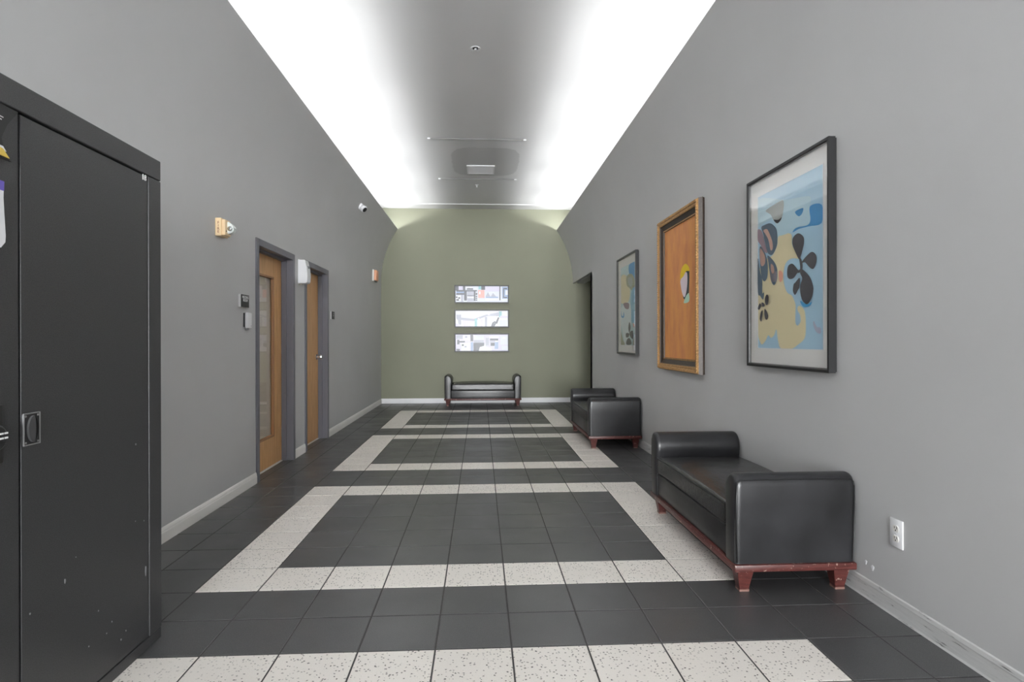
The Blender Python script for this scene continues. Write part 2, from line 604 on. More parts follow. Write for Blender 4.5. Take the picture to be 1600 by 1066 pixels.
# unseen lobby front behind the camera, its glazing added to let the fill in
bm = nb()
wx0, wx1, wz0, wz1 = L+0.8, R-0.8, 0.5, 10.4
box(bm, L-th, wx0, FV-0.5, FV, -0.1, CZ); box(bm, wx1, R+th, FV-0.5, FV, -0.1, CZ)
box(bm, wx0, wx1, FV-0.5, FV, -0.1, wz0); box(bm, wx0, wx1, FV-0.5, FV, wz1, CZ)
struct(fin('wall_front', bm, 'wall'))
bm = nb()
for k in range(5):
    x = wx0+(wx1-wx0)*k/4
    box(bm, x-0.1, x+0.1, FV-0.4, FV-0.15, wz0, wz1)
box(bm, wx0, wx1, FV-0.4, FV-0.15, wz0, wz0+0.2); box(bm, wx0, wx1, FV-0.4, FV-0.15, wz1-0.2, wz1)
added_win = struct(fin('added_window_1', bm, 'frame_black'))
bm = nb(); box(bm, wx0, wx1, FV-0.30, FV-0.27, wz0, wz1)
fin('glass_pane', bm, 'glass', added_win)

# ------------------------------------------------------------------ floor
bm = nb(); box(bm, L-th, R+8.5, FV-0.5, B+0.5, -0.3, -0.006)
floor = struct(fin('floor', bm, 'grout'))
GAP = 0.0115
US = [(L, -1)]+[(k, k+1) for k in range(-1, 10)]+[(10, R)]
def is_white(u, v):
    if not 0 <= u <= 8:
        return False
    for s in (-18, -9, 0, 9, 18):
        if s <= v < s+7:
            return u in (0, 8) or v in (s, s+6)
    return False
def add_tile(bm, u0, u1, v0, v1, mi=0):
    a, c = GAP, 0.006
    lo = [bm.verts.new(p) for p in ((u0+a, v0+a, -0.05), (u1-a, v0+a, -0.05), (u1-a, v1-a, -0.05), (u0+a, v1-a, -0.05))]
    md = [bm.verts.new((p.co.x, p.co.y, -0.004)) for p in lo]
    tp = [bm.verts.new(p) for p in ((u0+a+c, v0+a+c, 0), (u1-a-c, v0+a+c, 0), (u1-a-c, v1-a-c, 0), (u0+a+c, v1-a-c, 0))]
    fs = [bm.faces.new(tp)]
    for A_, B_ in ((lo, md), (md, tp)):
        for i in range(4):
            fs.append(bm.faces.new((A_[i], A_[(i+1) % 4], B_[(i+1) % 4], B_[i])))
    for f in fs:
        f.material_index = mi
tile_mesh = {}
rest = nb()
for v in range(int(FV), 30):
    v1 = min(v+1, B)
    for i, (u0, u1) in enumerate(US):
        w = is_white(round(u0) if i else -2, v)
        under = u1 <= 0.3 and v1 <= -1.3
        if -4 <= v < 18 and not under:
            key = (round(u1-u0, 3), w)
            if key not in tile_mesh:
                b2 = nb(); add_tile(b2, 0, u1-u0, 0, 1)
                o = fin('tile', b2, 'white_tile' if w else 'dark_tile', floor)
                tile_mesh[key] = o.data
            else:
                o = bpy.data.objects.new('tile', tile_mesh[key])
                COL.objects.link(o); o.parent = floor
            jit = random.uniform(-0.0012, 0.0006)
            o.location = Vector((u0, v, jit))*T
        elif v1 > v:
            add_tile(rest, u0, u1, v, v1, 1 if w else 0)
for v in range(22, 29):                                   # corridor floor
    for k in range(8):
        u0 = R+k
        add_tile(rest, u0, u0+1, max(v, OPEN_V), v+1, 0)
o = fin('tile_field', rest, ['dark_tile', 'white_tile'], floor)
o['kind'] = 'stuff'

# ------------------------------------------------------------------ baseboards
def baseboard(name, poly, mat, runs, side):
    for a, b in runs:
        bm = nb()
        if side == 'L': prism(bm, [(L+x, z) for x, z in poly], 1, a, b)
        elif side == 'R': prism(bm, [(R-x, z) for x, z in poly], 1, a, b)
        else: prism(bm, [(B-x, z) for x, z in poly], 0, a, b)
        struct(fin(name, bm, mat))
wood_base = [(0, 0), (0.038, 0), (0.038, 0.20), (0.030, 0.225), (0.030, 0.25), (0.018, 0.29), (0.006, 0.31), (0, 0.31)]
vin_base = [(0, 0), (0.032, 0), (0.022, 0.03), (0.020, 0.22), (0.024, 0.235), (0.016, 0.29), (0, 0.305)]
baseboard('baseboard_left', wood_base, 'base_white', [(FV, D1[0]), (D1[1], D2[0]), (D2[1], B)], 'L')
baseboard('baseboard_right', vin_base, 'vinyl_base', [(FV, OPEN_V)], 'R')
baseboard('baseboard_back', wood_base, 'back_base', [(L, R+8)], 'B')

# ------------------------------------------------------------------ doors
def make_door(name, span, glazed):
    W = span[1]-span[0]
    root = bpy.data.objects.new(name, None)
    COL.objects.link(root)
    root.location = Vector((L, span[0], 0))*T
    root.rotation_euler = (0, 0, LEFT)
    struct(root)
    j, y0, y1 = 0.20, -0.045, 0.52
    st, ys = 0.06, 0.34
    bm = nb()
    for s0, s1, t0, t1 in ((0, j, j, j+st), (W-j, W, W-j-st, W-j)):
        box(bm, s0, s1, y0, y1, 0, DH, bevel=0.008)
        box(bm, t0, t1, 0.18, ys, 0, DH-j)
    box(bm, j, W-j, y0, y1, DH-j, DH, bevel=0.008)
    box(bm, j, W-j, 0.18, ys, DH-j-st, DH-j)
    fin('door_frame', bm, 'frame_grey', root)
    x0, x1, z0, z1 = j+0.015, W-j-0.015, 0.03, DH-j-0.015
    yl0, yl1 = ys+0.01, ys+0.15
    bm = nb()
    if glazed:
        gs, gb, gt = 0.74, 0.93, 6.10
        box(bm, x0, x0+gs, yl0, yl1, z0, z1, bevel=0.006); box(bm, x1-gs, x1, yl0, yl1, z0, z1, bevel=0.006)
        box(bm, x0+gs, x1-gs, yl0, yl1, z0, gb, bevel=0.006); box(bm, x0+gs, x1-gs, yl0, yl1, gt, z1, bevel=0.006)
        leaf = fin('door_leaf', bm, 'oak', root)
        bm = nb(); rect_frame(bm, x1-x0-2*gs, gt-gb, [(0, -(yl0+0.06)), (0, -yl0+0.012), (0.06, -yl0+0.012), (0.075, -(yl0+0.05))], 0, x0+gs, gb)
        fin('glass_stop', bm, 'oak_dark', leaf)
        bm = nb(); box(bm, x0+gs-0.02, x1-gs+0.02, yl0+0.052, yl0+0.07, gb-0.02, gt+0.02)
        fin('glass_pane', bm, 'glass', leaf)
        bm = nb(); box(bm, x0+gs-0.02, x1-gs+0.02, yl0+0.10, yl0+0.115, gb-0.02, gt+0.02)
        sh = fin('room_stand_in', bm, 'room_beige', leaf)  # added beige panel standing in for the lit room behind the glass
        hx = x0+0.30
    else:
        box(bm, x0, x1, yl0, yl1, z0, z1, bevel=0.006)
        leaf = fin('door_leaf', bm, 'oak', root)
        hx = x1-0.24
    bm = nb()
    hz = 3.37 if not glazed else 3.36
    lathe(bm, (hx, yl0, hz), (0, -1, 0), [(0, 0.12), (0.02, 0.12), (0.03, 0.10), (0.035, 0.045), (0.13, 0.04), (0.15, 0.085), (0.19, 0.11), (0.235, 0.10), (0.26, 0.06), (0.265, 0)], 20)
    h = fin('door_knob', bm, 'chrome', leaf, smooth=40)
    bm = nb()
    for hz2 in (0.8, 3.6, 6.2):
        hh = nb(); lathe(hh, ((x0-0.004 if not glazed else x1+0.004), ys+0.0, hz2), (0, 0, 1), [(0, 0.03), (0.32, 0.03)], 10)
        fin('hinge', hh, 'pale_metal', leaf, smooth=40)
    bm.free()
    bm = nb(); box(bm, j, W-j, 0.30, 0.54, -0.006, 0.014, bevel=0.004)
    fin('threshold', bm, 'pale_metal', root)
    bm = nb(); box(bm, j+0.01, W-j-0.01, 0.012, 0.298, -0.05, -0.001)
    fin('sill_tile', bm, 'dark_tile', root)
    bm = nb(); box(bm, j, W-j, 0.56, 0.60, 0, DH-j)
    fin('back_panel', bm, 'gap_black', root)
    return root
make_door('door_1', D1, True)
make_door('door_2', D2, False)

# ------------------------------------------------------------------ storage cabinet on the left
CV0 = -6.47
cab = thing('storage_cabinet', 'tall black metal two-door storage cabinet standing against the left grey wall', 'cabinet', (L+0.04, CV0, 0), LEFT)
CW, CD, CH = 5.02, 1.97, 6.48
bm = nb()
fy = -CD
box(bm, 0, CW, fy+0.09, 0, 0.02, CH, bevel=0.006)
fin('body', bm, 'cabinet', cab)
bm = nb(); box(bm, 0, CW, fy, fy+0.10, CH-0.27, CH, bevel=0.012); fin('top_rail', bm, 'cabinet', cab)
for a, b in ((0, 0.30), (CW-0.30, CW)):
    bm = nb(); box(bm, a, b, fy, fy+0.10, 0.15, CH-0.278, bevel=0.012); fin('stile', bm, 'cabinet', cab)
bm = nb(); box(bm, 0.0, CW, fy+0.01, fy+0.10, 0, 0.142, bevel=0.008); fin('plinth', bm, 'cabinet', cab)
bm = nb(); box(bm, 0.29, CW-0.29, fy+0.06, fy+0.095, 0.13, CH-0.26); fin('gap_backing', bm, 'gap_black', cab)  # black sheet behind the doors, the shadow of their gaps as colour
doors = []
for a, b in ((0.316, 2.494), (2.524, CW-0.318)):
    bm = nb(); box(bm, a, b, fy+0.008, fy+0.065, 0.165, CH-0.298, bevel=0.004)
    doors.append(fin('door', bm, 'cabinet', cab))
# recessed pull on the right-hand door
hx0, hx1, hz0, hz1 = 2.535, 2.755, 3.03, 3.345
hcx, hcz = (hx0+hx1)/2, (hz0+hz1)/2
bm = nb(); box(bm, hx0, hx1, fy-0.004, fy+0.02, hz0, hz1, bevel=0.012, seg=3)
h = fin('pull_plate', bm, 'handle_black', doors[1], smooth=40)
bm = nb(); rect_frame(bm, hx1-hx0, hz1-hz0, [(0.002, -fy-0.002), (0.002, -fy+0.010), (0.010, -fy+0.010), (0.012, -fy+0.002)], 0, hx0, hz0)
fin('pull_rim', bm, 'edge_grey', doors[1])
def ell(cx, cz, rx, rz, a0, a1, n=18):
    return [(cx+rx*math.cos(a0+(a1-a0)*k/n), cz+rz*math.sin(a0+(a1-a0)*k/n)) for k in range(n+1)]
bm = nb(); prism(bm, ell(hcx+0.008, hcz, 0.075, 0.128, 0, 2*math.pi)[:-1], 1, fy-0.004, fy-0.008)
fin('pull_recess', bm, 'gap_black', doors[1])  # black disc on the plate, the hollow's shadow put into its colour
bm = nb(); prism(bm, ell(hcx+0.008, hcz, 0.075, 0.128, math.pi/2, 3*math.pi/2)+ell(hcx+0.004, hcz, 0.022, 0.128, -math.pi/2, math.pi/2, 12)[1:-1], 1, fy-0.004, fy-0.026)
fin('pull_grip', bm, 'grip_grey', doors[1])
for sx in (hx0+0.03, hx1-0.03):
    for sz in (hz0+0.03, hz1-0.03):
        bm = nb(); lathe(bm, (sx, fy-0.003, sz), (0, -1, 0), [(0, 0.012), (0.006, 0.010), (0.007, 0)], 8)
        fin('screw', bm, 'edge_grey', doors[1])
# keypad lock on the left-hand door
bm = nb()
kx = 2.17
lathe(bm, (kx, fy+0.008, 3.17), (0, -1, 0), [(0, 0.12), (0.05, 0.12), (0.065, 0.10), (0.066, 0)], 24)
lock = fin('keypad_lock', bm, 'handle_black', doors[0], smooth=30)
bm = nb()
for dx in (0.035, 0.085):
    for dz in (0.02, -0.022):
        box(bm, kx+dx-0.37*0.05, kx+dx+0.37*0.05, fy-0.064, fy-0.056, 3.185+dz-0.008, 3.185+dz+0.008)
fin('key_marks', bm, 'print_white', lock)
bm = nb(); box(bm, kx-0.15, kx+0.13, fy-0.006, fy+0.02, 2.92, 3.46, bevel=0.02, seg=3)
fin('lock_plate', bm, 'handle_black', doors[0], smooth=40)
for cx_, cz_, sx_, sz_ in ((4.64, 1.04, 0.018, 0.085), (3.12, 1.52, 0.016, 0.03), (4.10, 0.42, 0.014, 0.014), (3.92, 0.72, 0.010, 0.010), (4.42, 2.73, 0.014, 0.014),
                           (4.41, 1.76, 0.010, 0.010), (2.63, 1.40, 0.012, 0.012), (4.60, 1.71, 0.010, 0.010), (3.67, 0.96, 0.010, 0.010), (4.20, 0.48, 0.012, 0.010),
                           (3.82, 0.63, 0.009, 0.009), (3.50, 0.64, 0.009, 0.009), (3.29, 1.71, 0.008, 0.008)):
    bm = nb(); prism(bm, [(cx_+sx_*math.cos(a)*random.uniform(0.6, 1), cz_+sz_*math.sin(a)*random.uniform(0.7, 1)) for a in [k*math.pi/4 for k in range(8)]], 1, fy+0.010, fy+0.005)
    fin('paint_chip', bm, 'print_grey', doors[1])
text_part('number_sticker', '18', 0.105, 'print_white', doors[1], (4.62, fy+0.004, 6.155), UPRIGHT)

# papers held on the left-hand cabinet door
CAB = (L+0.04, CV0, 0)
fl = thing('flyer', 'black printed flyer with yellow strip hanging crooked on cabinet door', 'flyer', (L+0.04+CD, CV0+1.85, 5.78), LEFT)
sh = [(-0.5, 0.50), (0.46, 0.40), (0.60, 0.40), (0.47, 0.24), (0.40, 0.10), (0.44, -0.05), (0.52, -0.09), (-0.5, -0.03)]
bm = nb(); prism(bm, sh, 1, -0.012, -0.030); fin('sheet', bm, 'dark_plastic', fl)
bm = nb()
for zz, a, b in ((0.31, -0.3, 0.42), (0.285, -0.3, 0.40), (0.22, -0.3, 0.36), (0.20, -0.3, 0.34), (0.14, -0.3, 0.34), (0.12, -0.3, 0.33)):
    prism(bm, [(a, zz+0.02), (b, zz-0.02), (b, zz-0.028), (a, zz+0.012)], 1, -0.030, -0.033)
for xx in (0.22, 0.31):
    prism(bm, ell(xx, 0.435-0.03, 0.025, 0.012, 0, 2*math.pi, 8)[:-1], 1, -0.030, -0.034)
fin('print_lines', bm, 'print_white', fl)
bm = nb(); prism(bm, [(-0.5, 0.055), (0.40, 0.0), (0.48, -0.07), (-0.5, -0.01)], 1, -0.030, -0.042); fin('yellow_strip', bm, 'yellow', fl)
bm = nb(); prism(bm, [(-0.5, 0.075), (0.40, 0.02), (0.44, -0.02), (0.40, 0.0), (-0.5, 0.055)], 1, -0.030, -0.044); fin('white_edge', bm, 'paper', fl)
nt = thing('notice_sheet', 'white notice sheet with purple heading taped to cabinet door', 'paper', (L+0.04+CD, CV0+1.80, 4.89), LEFT)
bm = nb(); prism(bm, [(-0.5, 0.02), (0.46, -0.005), (0.51, 0.05), (0.515, 0.11), (0.50, 0.30), (0.49, 0.45), (0.495, 0.60), (-0.5, 0.62)], 1, -0.010, -0.016); fin('sheet', bm, 'paper', nt)
bm = nb(); prism(bm, [(-0.5, 0.53), (0.493, 0.515), (0.496, 0.601), (-0.5, 0.621)], 1, -0.016, -0.019); fin('heading', bm, 'purple', nt)
bm = nb()
for k, zz in enumerate((0.47, 0.44, 0.40, 0.37, 0.34, 0.31, 0.27, 0.16, 0.12, 0.08)):
    box(bm, -0.4, 0.40-0.05*(k % 3), -0.018, -0.016, zz, zz+0.010)
fin('print_lines', bm, 'print_grey', nt)

# ------------------------------------------------------------------ benches
BL, BD = 4.70, 1.96
ARM = [(0.03, 0.47), (0.018, 0.9), (0.004, 1.35), (0.0, 1.70), (0.012, 1.79), (0.05, 1.85), (0.11, 1.885), (0.18, 1.895), (0.26, 1.88),
       (0.34, 1.835), (0.405, 1.76), (0.445, 1.66), (0.455, 1.56), (0.44, 1.46), (0.42, 1.38), (0.415, 1.2), (0.415, 0.8), (0.415, 0.47)]
def arm_mesh(bm, mirror):
    cx, cz = 0.22, 1.2
    secs = []
    r = 0.10
    ys = [(0.0, 0.0)]
    for k in range(0, 7):
        a = math.pi/2*k/6
        secs.append((r*(1-math.cos(a)), r*(1-math.sin(a))))
    rings = []
    full = [(y, i) for y, i in secs]+[(BD-y, i) for y, i in reversed(secs)]
    for y, ins in full:
        rg = []
        for x, z in ARM:
            sx = 1-ins/0.24*0.55
            X = cx+(x-cx)*sx
            Z = z if z < 0.5 else 0.47+(z-0.47)*(1-ins*0.62/1.4)
            if mirror:
                X = BL-X
            rg.append((X, y, Z))
        rings.append(rg)
    loft(bm, rings)
def make_bench(label, group):
    root = thing('bench', label, 'bench', group=group)
    for mirror in (False, True):
        bm = nb(); arm_mesh(bm, mirror)
        arm = fin('arm', bm, 'leather', root, smooth=50)
        bm = nb()
        ex = 0.012 if not mirror else BL-0.012
        pts = [(0.035, 0.50), (0.022, 0.9), (0.014, 1.35), (0.018, 1.70), (0.035, 1.77), (0.085, 1.812)]
        path = [(ex, y, z) for y, z in pts]+[(ex, BD/2, 1.82)]+[(ex, BD-y, z) for y, z in reversed(pts)]
        tube(bm, path, 0.013, 6)
        fin('piping', bm, 'leather_seam', arm, smooth=60)
        # front edge welt following the rolled outline
        bm = nb()
        fp = [(BL-x if mirror else x, 0.012, z) for x, z in ((0.06, 0.50), (0.05, 1.0), (0.045, 1.5), (0.06, 1.68), (0.12, 1.77), (0.20, 1.79), (0.29, 1.75), (0.36, 1.65), (0.375, 1.54), (0.36, 1.44), (0.345, 1.2), (0.345, 0.5))]
        tube(bm, fp, 0.010, 6)
        fin('front_welt', bm, 'leather_seam', arm, smooth=60)
    bm = nb(); rbox(bm, (BL/2, BD/2, 0.715), (BL/2-0.40, BD/2-0.035, 0.245), 0.03, 2, 3)
    fin('seat_base', bm, 'leather', root, smooth=50)
    bm = nb(); rbox(bm, (BL/2, BD/2+0.0, 1.16), (BL/2-0.425, BD/2-0.015, 0.20), 0.075, 4, 14, 0.085)
    for w in bm.verts:                                  # soft sag and creases of a used cushion
        if w.co.z > 1.2:
            w.co.z += 0.012*math.sin(w.co.x*9.0+2*math.sin(w.co.y*3))*math.exp(-((w.co.y-0.6)**2)*1.5)
    cush = fin('seat_cushion', bm, 'seat_leather', root, smooth=60)
    x0, x1 = 0.44, BL-0.44
    for zz in (0.975, 1.335):
        bm = nb(); tube(bm, [(x0, 0.022, zz), (x0+0.1, 0.012, zz), (x1-0.1, 0.012, zz), (x1, 0.022, zz)], 0.013, 6)
        fin('piping', bm, 'leather_seam', cush, smooth=60)
    bm = nb(); box(bm, -0.02, BL+0.02, -0.02, BD+0.015, 0.355, 0.47, bevel=0.018)
    fin('base_rail', bm, 'mahogany', root, smooth=40)
    for lx in (0.19, BL-0.19):
        for ly in (0.19, BD-0.19):
            bm = nb()
            def sq(h, z, ox=0, oy=0):
                return [(lx+ox+a*h, ly+oy+b*h, z) for a, b in ((-1, -1), (1, -1), (1, 1), (-1, 1))]
            loft(bm, [sq(0.075, 0.0), sq(0.082, 0.07), sq(0.135, 0.36)])
            bmesh.ops.bevel(bm, geom=list(bm.edges), offset=0.008, segments=1, affect='EDGES')
            leg = fin('leg', bm, 'mahogany', root)
            bm = nb(); loft(bm, [sq(0.077, 0.0), sq(0.0815, 0.035)])
            fin('worn_foot', bm, 'worn_wood', leg)
    return root
def copy_tree(o, parent=None):
    c = o.copy()
    COL.objects.link(c)
    c.parent = parent
    for ch in list(o.children):
        copy_tree(ch, c)
    return c
BG = 'black leather benches in the lobby'
b1 = make_bench('nearest black leather bench with rolled arms, below the large glazed flower print', BG)
b2 = copy_tree(b1); b2['label'] = 'middle black leather bench along the right wall, below the narrow farthest print'
b3 = copy_tree(b1); b3['label'] = 'black leather bench against the green wall below three pictures'
for b, loc, rz in ((b1, (8.625, 4.12, 0), RIGHT), (b2, (8.625, 16.90, 0), RIGHT), (b3, (4.75-BL/2, B-BD-0.06, 0), BACK)):
    b.location = Vector(loc)*T
    b.rotation_euler = (0, 0, rz)

# ------------------------------------------------------------------ artworks
# outlines of the printed shapes: (ink, points along and up from the frame corner)
ART1=[
 ('cream',[(1.297,2.642),(1.756,2.603),(1.802,2.394),(1.925,2.231),(2.09,2.082),(1.801,2.121),(1.578,2.069),(1.479,1.901),(1.485,1.702),(1.608,1.494),(1.798,1.408),(1.916,1.256),(1.93,1.16),(1.92,0.906),(1.996,0.833),(2.101,0.901),(2.087,1.026),(2.006,1.109),(1.997,1.172),(2.072,1.2),(2.219,1.129),(2.276,0.972),(2.281,0.71),(2.217,0.572),(1.98,0.461),(1.779,0.395),(1.373,0.39),(1.255,0.557),(1.187,0.777),(1.099,0.659),(0.957,0.608),(0.848,0.661),(0.737,0.557),(0.566,0.468),(0.439,0.575),(0.392,0.737),(0.395,1.278),(0.397,1.753),(0.554,2.184),(1.035,2.294),(1.228,2.469)]),
 ('glare_blue',[(0.404,3.573),(1.55,3.304),(2.398,3.167),(2.425,2.978),(2.438,2.732),(2.339,2.66),(2.048,2.682),(1.803,2.635),(1.28,2.645),(1.212,2.809),(1.038,3.013),(0.557,3.003),(0.402,3.015)]),  # pale blue ground, lightened by the glass glare painted into the ink
 ('blue',[(2.431,2.977),(2.808,2.922),(2.807,2.607),(2.396,2.622),(2.048,2.638),(1.834,2.613),(1.896,2.666),(2.048,2.677),(2.339,2.653),(2.446,2.731)]),
 ('blue',[(1.928,2.994),(2.197,2.998),(2.173,2.91),(2.063,2.873),(1.958,2.932)]),
 ('grey',[(0.747,3.256),(1.003,3.295),(1.418,3.319),(1.5,3.25),(1.484,3.122),(1.417,2.987),(1.23,2.907),(1.091,2.985),(0.967,3.131)]),
 ('dark',[(1.091,3.003),(1.281,2.964),(1.417,2.99),(1.366,2.931),(1.23,2.904)]),
 ('slate',[(0.557,2.949),(0.709,2.974),(0.93,2.962),(1.108,2.88),(1.229,2.739),(1.239,2.501),(1.141,2.364),(0.999,2.299),(0.836,2.374),(0.745,2.546),(0.652,2.79)]),
 ('brown',[(0.652,2.861),(0.802,2.868),(0.929,2.741),(1.036,2.568),(1.053,2.428),(0.964,2.407),(0.874,2.629),(0.745,2.774)]),
 ('slate',[(0.836,2.313),(1.035,2.208),(1.192,2.069),(1.25,1.927),(1.225,1.761),(1.103,1.674),(0.979,1.785),(0.926,1.964),(0.872,2.161)]),
 ('brown',[(0.981,2.121),(1.087,2.065),(1.122,1.958),(1.051,1.915),(0.98,1.992)]),
 ('slate',[(0.498,2.549),(0.707,2.411),(0.836,2.165),(0.834,1.887),(0.704,1.792),(0.572,1.897),(0.508,2.19)]),
 ('brown',[(0.517,2.51),(0.706,2.341),(0.724,2.162),(0.573,2.128),(0.504,2.28)]),
 ('mauve',[(0.401,2.924),(0.595,2.853),(0.745,2.546),(0.836,2.374),(0.707,2.411),(0.536,2.579),(0.401,2.708)]),
 ('slate',[(0.399,2.312),(0.515,2.01),(0.61,1.822),(0.609,1.556),(0.684,1.561),(0.646,1.414),(0.513,1.504),(0.408,1.602)]),
 ('dark',[(2.047,2.559),(2.224,2.466),(2.247,2.354),(2.194,2.223),(2.105,2.079),(2.046,2.095),(1.925,2.247),(1.839,2.388),(1.865,2.512)]),
 ('dark',[(2.164,1.994),(2.309,2.082),(2.505,2.143),(2.641,2.066),(2.654,1.945),(2.586,1.849),(2.504,1.84),(2.393,1.903),(2.28,1.986)]),
 ('dark',[(2.06,1.85),(1.955,1.941),(1.832,2.017),(1.69,1.998),(1.642,1.898),(1.657,1.783),(1.753,1.732),(1.893,1.742),(2.0,1.81)]),
 ('dark',[(2.082,2.098),(2.129,2.092),(2.193,1.99),(2.199,1.896),(2.163,1.838),(2.045,1.817),(2.03,1.866),(2.119,1.89)]),
 ('halo',[(2.117,1.291),(2.348,1.211),(2.516,1.249),(2.419,1.172),(2.219,1.179)]),
 ('dark',[(2.163,1.877),(2.336,1.788),(2.476,1.666),(2.544,1.539),(2.563,1.456),(2.503,1.311),(2.348,1.214),(2.191,1.301),(2.124,1.447),(2.127,1.587),(2.192,1.695),(2.119,1.812)]),
 ('dark',[(2.104,1.72),(2.089,1.549),(2.044,1.5),(1.937,1.414),(1.861,1.499),(1.892,1.624),(1.938,1.642)]),
 ('dark',[(0.74,1.434),(0.815,1.507),(0.895,1.458),(0.869,1.304),(0.758,1.31)]),
 ('dark',[(0.414,1.241),(0.512,1.343),(0.569,1.286),(0.492,1.21)]),
 ('dark',[(0.511,1.021),(0.569,1.162),(0.645,1.176),(0.607,1.0),(0.568,0.952)]),
 ('dark',[(0.721,1.207),(0.813,1.167),(0.886,1.06),(0.831,0.983),(0.739,1.031)]),
 ('dark',[(0.608,1.355),(0.721,1.321),(0.721,1.269),(0.608,1.275)]),
 ('salmon',[(1.328,1.918),(1.413,1.933),(1.495,1.849),(1.462,1.737),(1.361,1.722)]),
 ('mauve2',[(2.583,0.901),(2.69,0.793),(2.801,0.776),(2.8,0.674),(2.663,0.705),(2.569,0.826)]),
]
ART3=[
 ('cream',[(0.513,3.231),(1.455,3.202),(1.981,2.713),(2.015,2.346),(1.638,2.097),(0.69,2.11),(0.505,2.266)]),
 ('blue',[(1.876,3.581),(2.844,3.6),(2.869,2.458),(2.468,2.491),(2.202,2.918),(1.947,3.171)]),
 ('olive',[(1.416,3.09),(1.742,3.217),(2.384,3.169),(2.769,2.906),(2.732,2.557),(2.468,2.468),(2.017,2.641),(1.548,2.798)]),
 ('grey',[(1.741,3.056),(2.203,3.076),(2.471,2.847),(2.201,2.693),(1.833,2.818)]),
 ('skyblue',[(2.199,2.423),(2.87,2.545),(2.862,1.406),(2.227,1.34)]),
 ('pale',[(0.502,1.928),(2.013,2.074),(2.19,1.251),(1.72,0.436),(1.14,0.41),(0.843,0.909),(0.497,1.3)]),
 ('blue',[(0.543,1.829),(0.645,1.632),(0.889,1.574),(1.011,1.758),(1.09,1.566),(0.848,1.504),(0.562,1.587)]),
 ('mauve',[(0.954,2.093),(1.447,2.11),(1.92,2.034),(1.825,1.834),(1.25,1.888)]),
 ('dark',[(1.97,1.302),(2.152,1.116),(2.041,0.914),(1.893,0.894),(1.782,1.102)]),
 ('dark',[(1.398,0.854),(1.911,0.848),(1.854,0.711),(1.436,0.691)]),
 ('dark',[(1.967,0.87),(2.457,0.953),(2.579,0.795),(2.507,0.618),(2.113,0.71)]),
 ('dark',[(1.531,0.574),(1.909,0.665),(2.275,0.529),(2.219,0.403),(1.472,0.398)]),
 ('olive',[(0.494,0.914),(0.679,0.815),(0.942,0.575),(1.199,0.396),(0.49,0.392)]),
 ('salmon',[(2.512,1.241),(2.757,1.168),(2.686,1.059)]),
 ('olive',[(2.578,0.574),(2.822,0.705),(2.854,0.407),(2.541,0.405)]),
]

def print_mesh(parent, name, rect, base, shapes, d0, smooth=True):
    """one flat sheet carrying its printed shapes"""
    inks = [base]
    bm = nb()
    x0, x1, z0, z1 = rect
    box(bm, x0, x1, -d0, -d0+0.01, z0, z1)
    for k, (nm, pts) in enumerate(shapes):
        if nm not in inks:
            inks.append(nm)
        ink(bm, pts, d0+0.0008*(k+1), inks.index(nm), smooth, (x0, x1, z0, z1))
    return fin(name, bm, inks, parent)

def glazed_print(loc, W, H, depth, rect, base, shapes, label):
    root = thing('framed_print', label, 'picture', loc, RIGHT, 'glazed flower prints on the right wall')
    bm = nb()
    rect_frame(bm, W, H, [(0.0, 0.03), (0.0, depth), (0.05, depth), (0.065, depth-0.02), (0.075, depth-0.06)], 0)
    fin('frame', bm, 'frame_black', root)
    bm = nb(); box(bm, 0.02, W-0.02, -0.03, 0, 0.02, H-0.02); fin('backing', bm, 'dark_plastic', root)
    bm = nb(); box(bm, 0.06, W-0.06, -(depth-0.075), -0.03, 0.06, H-0.06); fin('mat_board', bm, 'mat_board', root)
    d0 = depth-0.072
    print_mesh(root, 'print', rect, base, shapes, d0)
    bm = nb(); rect_frame(bm, rect[1]-rect[0]+0.03, rect[3]-rect[2]+0.03, [(0, d0-0.01), (0, d0+0.004), (0.015, d0+0.004), (0.015, d0-0.01)], 0, rect[0]-0.015, rect[2]-0.015)
    fin('mat_bevel', bm, 'paper', root)
    bm = nb(); box(bm, 0.05, W-0.05, -(depth-0.025), -(depth-0.033), 0.05, H-0.05); fin('glass_pane', bm, 'glass', root)
    return root
glazed_print((R-0.004, 3.10, 3.47), 3.13, 4.01, 0.15, (0.395, 2.84, 0.395, 3.62), 'a_base', ART1,
             'large black-framed blue and cream flower print behind glass, nearest on right wall')
glazed_print((R-0.004, 15.82, 3.46), 3.17, 4.02, 0.14, (0.50, 2.80, 0.375, 3.62), 'b_base', ART3,
             'black-framed pale blue abstract print behind glass, farthest picture on right wall')

# orange canvas in an antique frame; its small figure is only a plain patch of colours
W, H = 3.67, 4.80
og = thing('framed_painting', 'tall orange painting with small yellow-topped patch in ornate antique gold frame', 'painting', (R-0.004, 9.63, 3.09), RIGHT)
bm = nb()
rect_frame(bm, W, H, [(0.02, 0.0), (0.0, 0.06), (0.02, 0.17), (0.05, 0.205), (0.085, 0.215), (0.13, 0.195), (0.17, 0.20), (0.205, 0.185), (0.22, 0.15), (0.34, 0.10), (0.355, 0.112), (0.385, 0.112), (0.39, 0.06)],
           [1, 1, 0, 0, 0, 0, 0, 1, 1, 0, 0, 1])
fin('frame', bm, ['gold', 'bronze'], og)
bm = nb()
def bead(x0, x1, z0, z1):
    box(bm, x0, x1, -0.228, -0.205, z0, z1)
n = int(W/0.075)
for k in range(n):
    x = 0.06+(W-0.12)*(k+0.5)/n
    bead(x-0.022, x+0.022, 0.045, 0.105); bead(x-0.022, x+0.022, H-0.105, H-0.045)
n = int(H/0.075)
for k in range(n):
    z = 0.06+(H-0.12)*(k+0.5)/n
    bead(0.045, 0.105, z-0.022, z+0.022); bead(W-0.105, W-0.045, z-0.022, z+0.022)
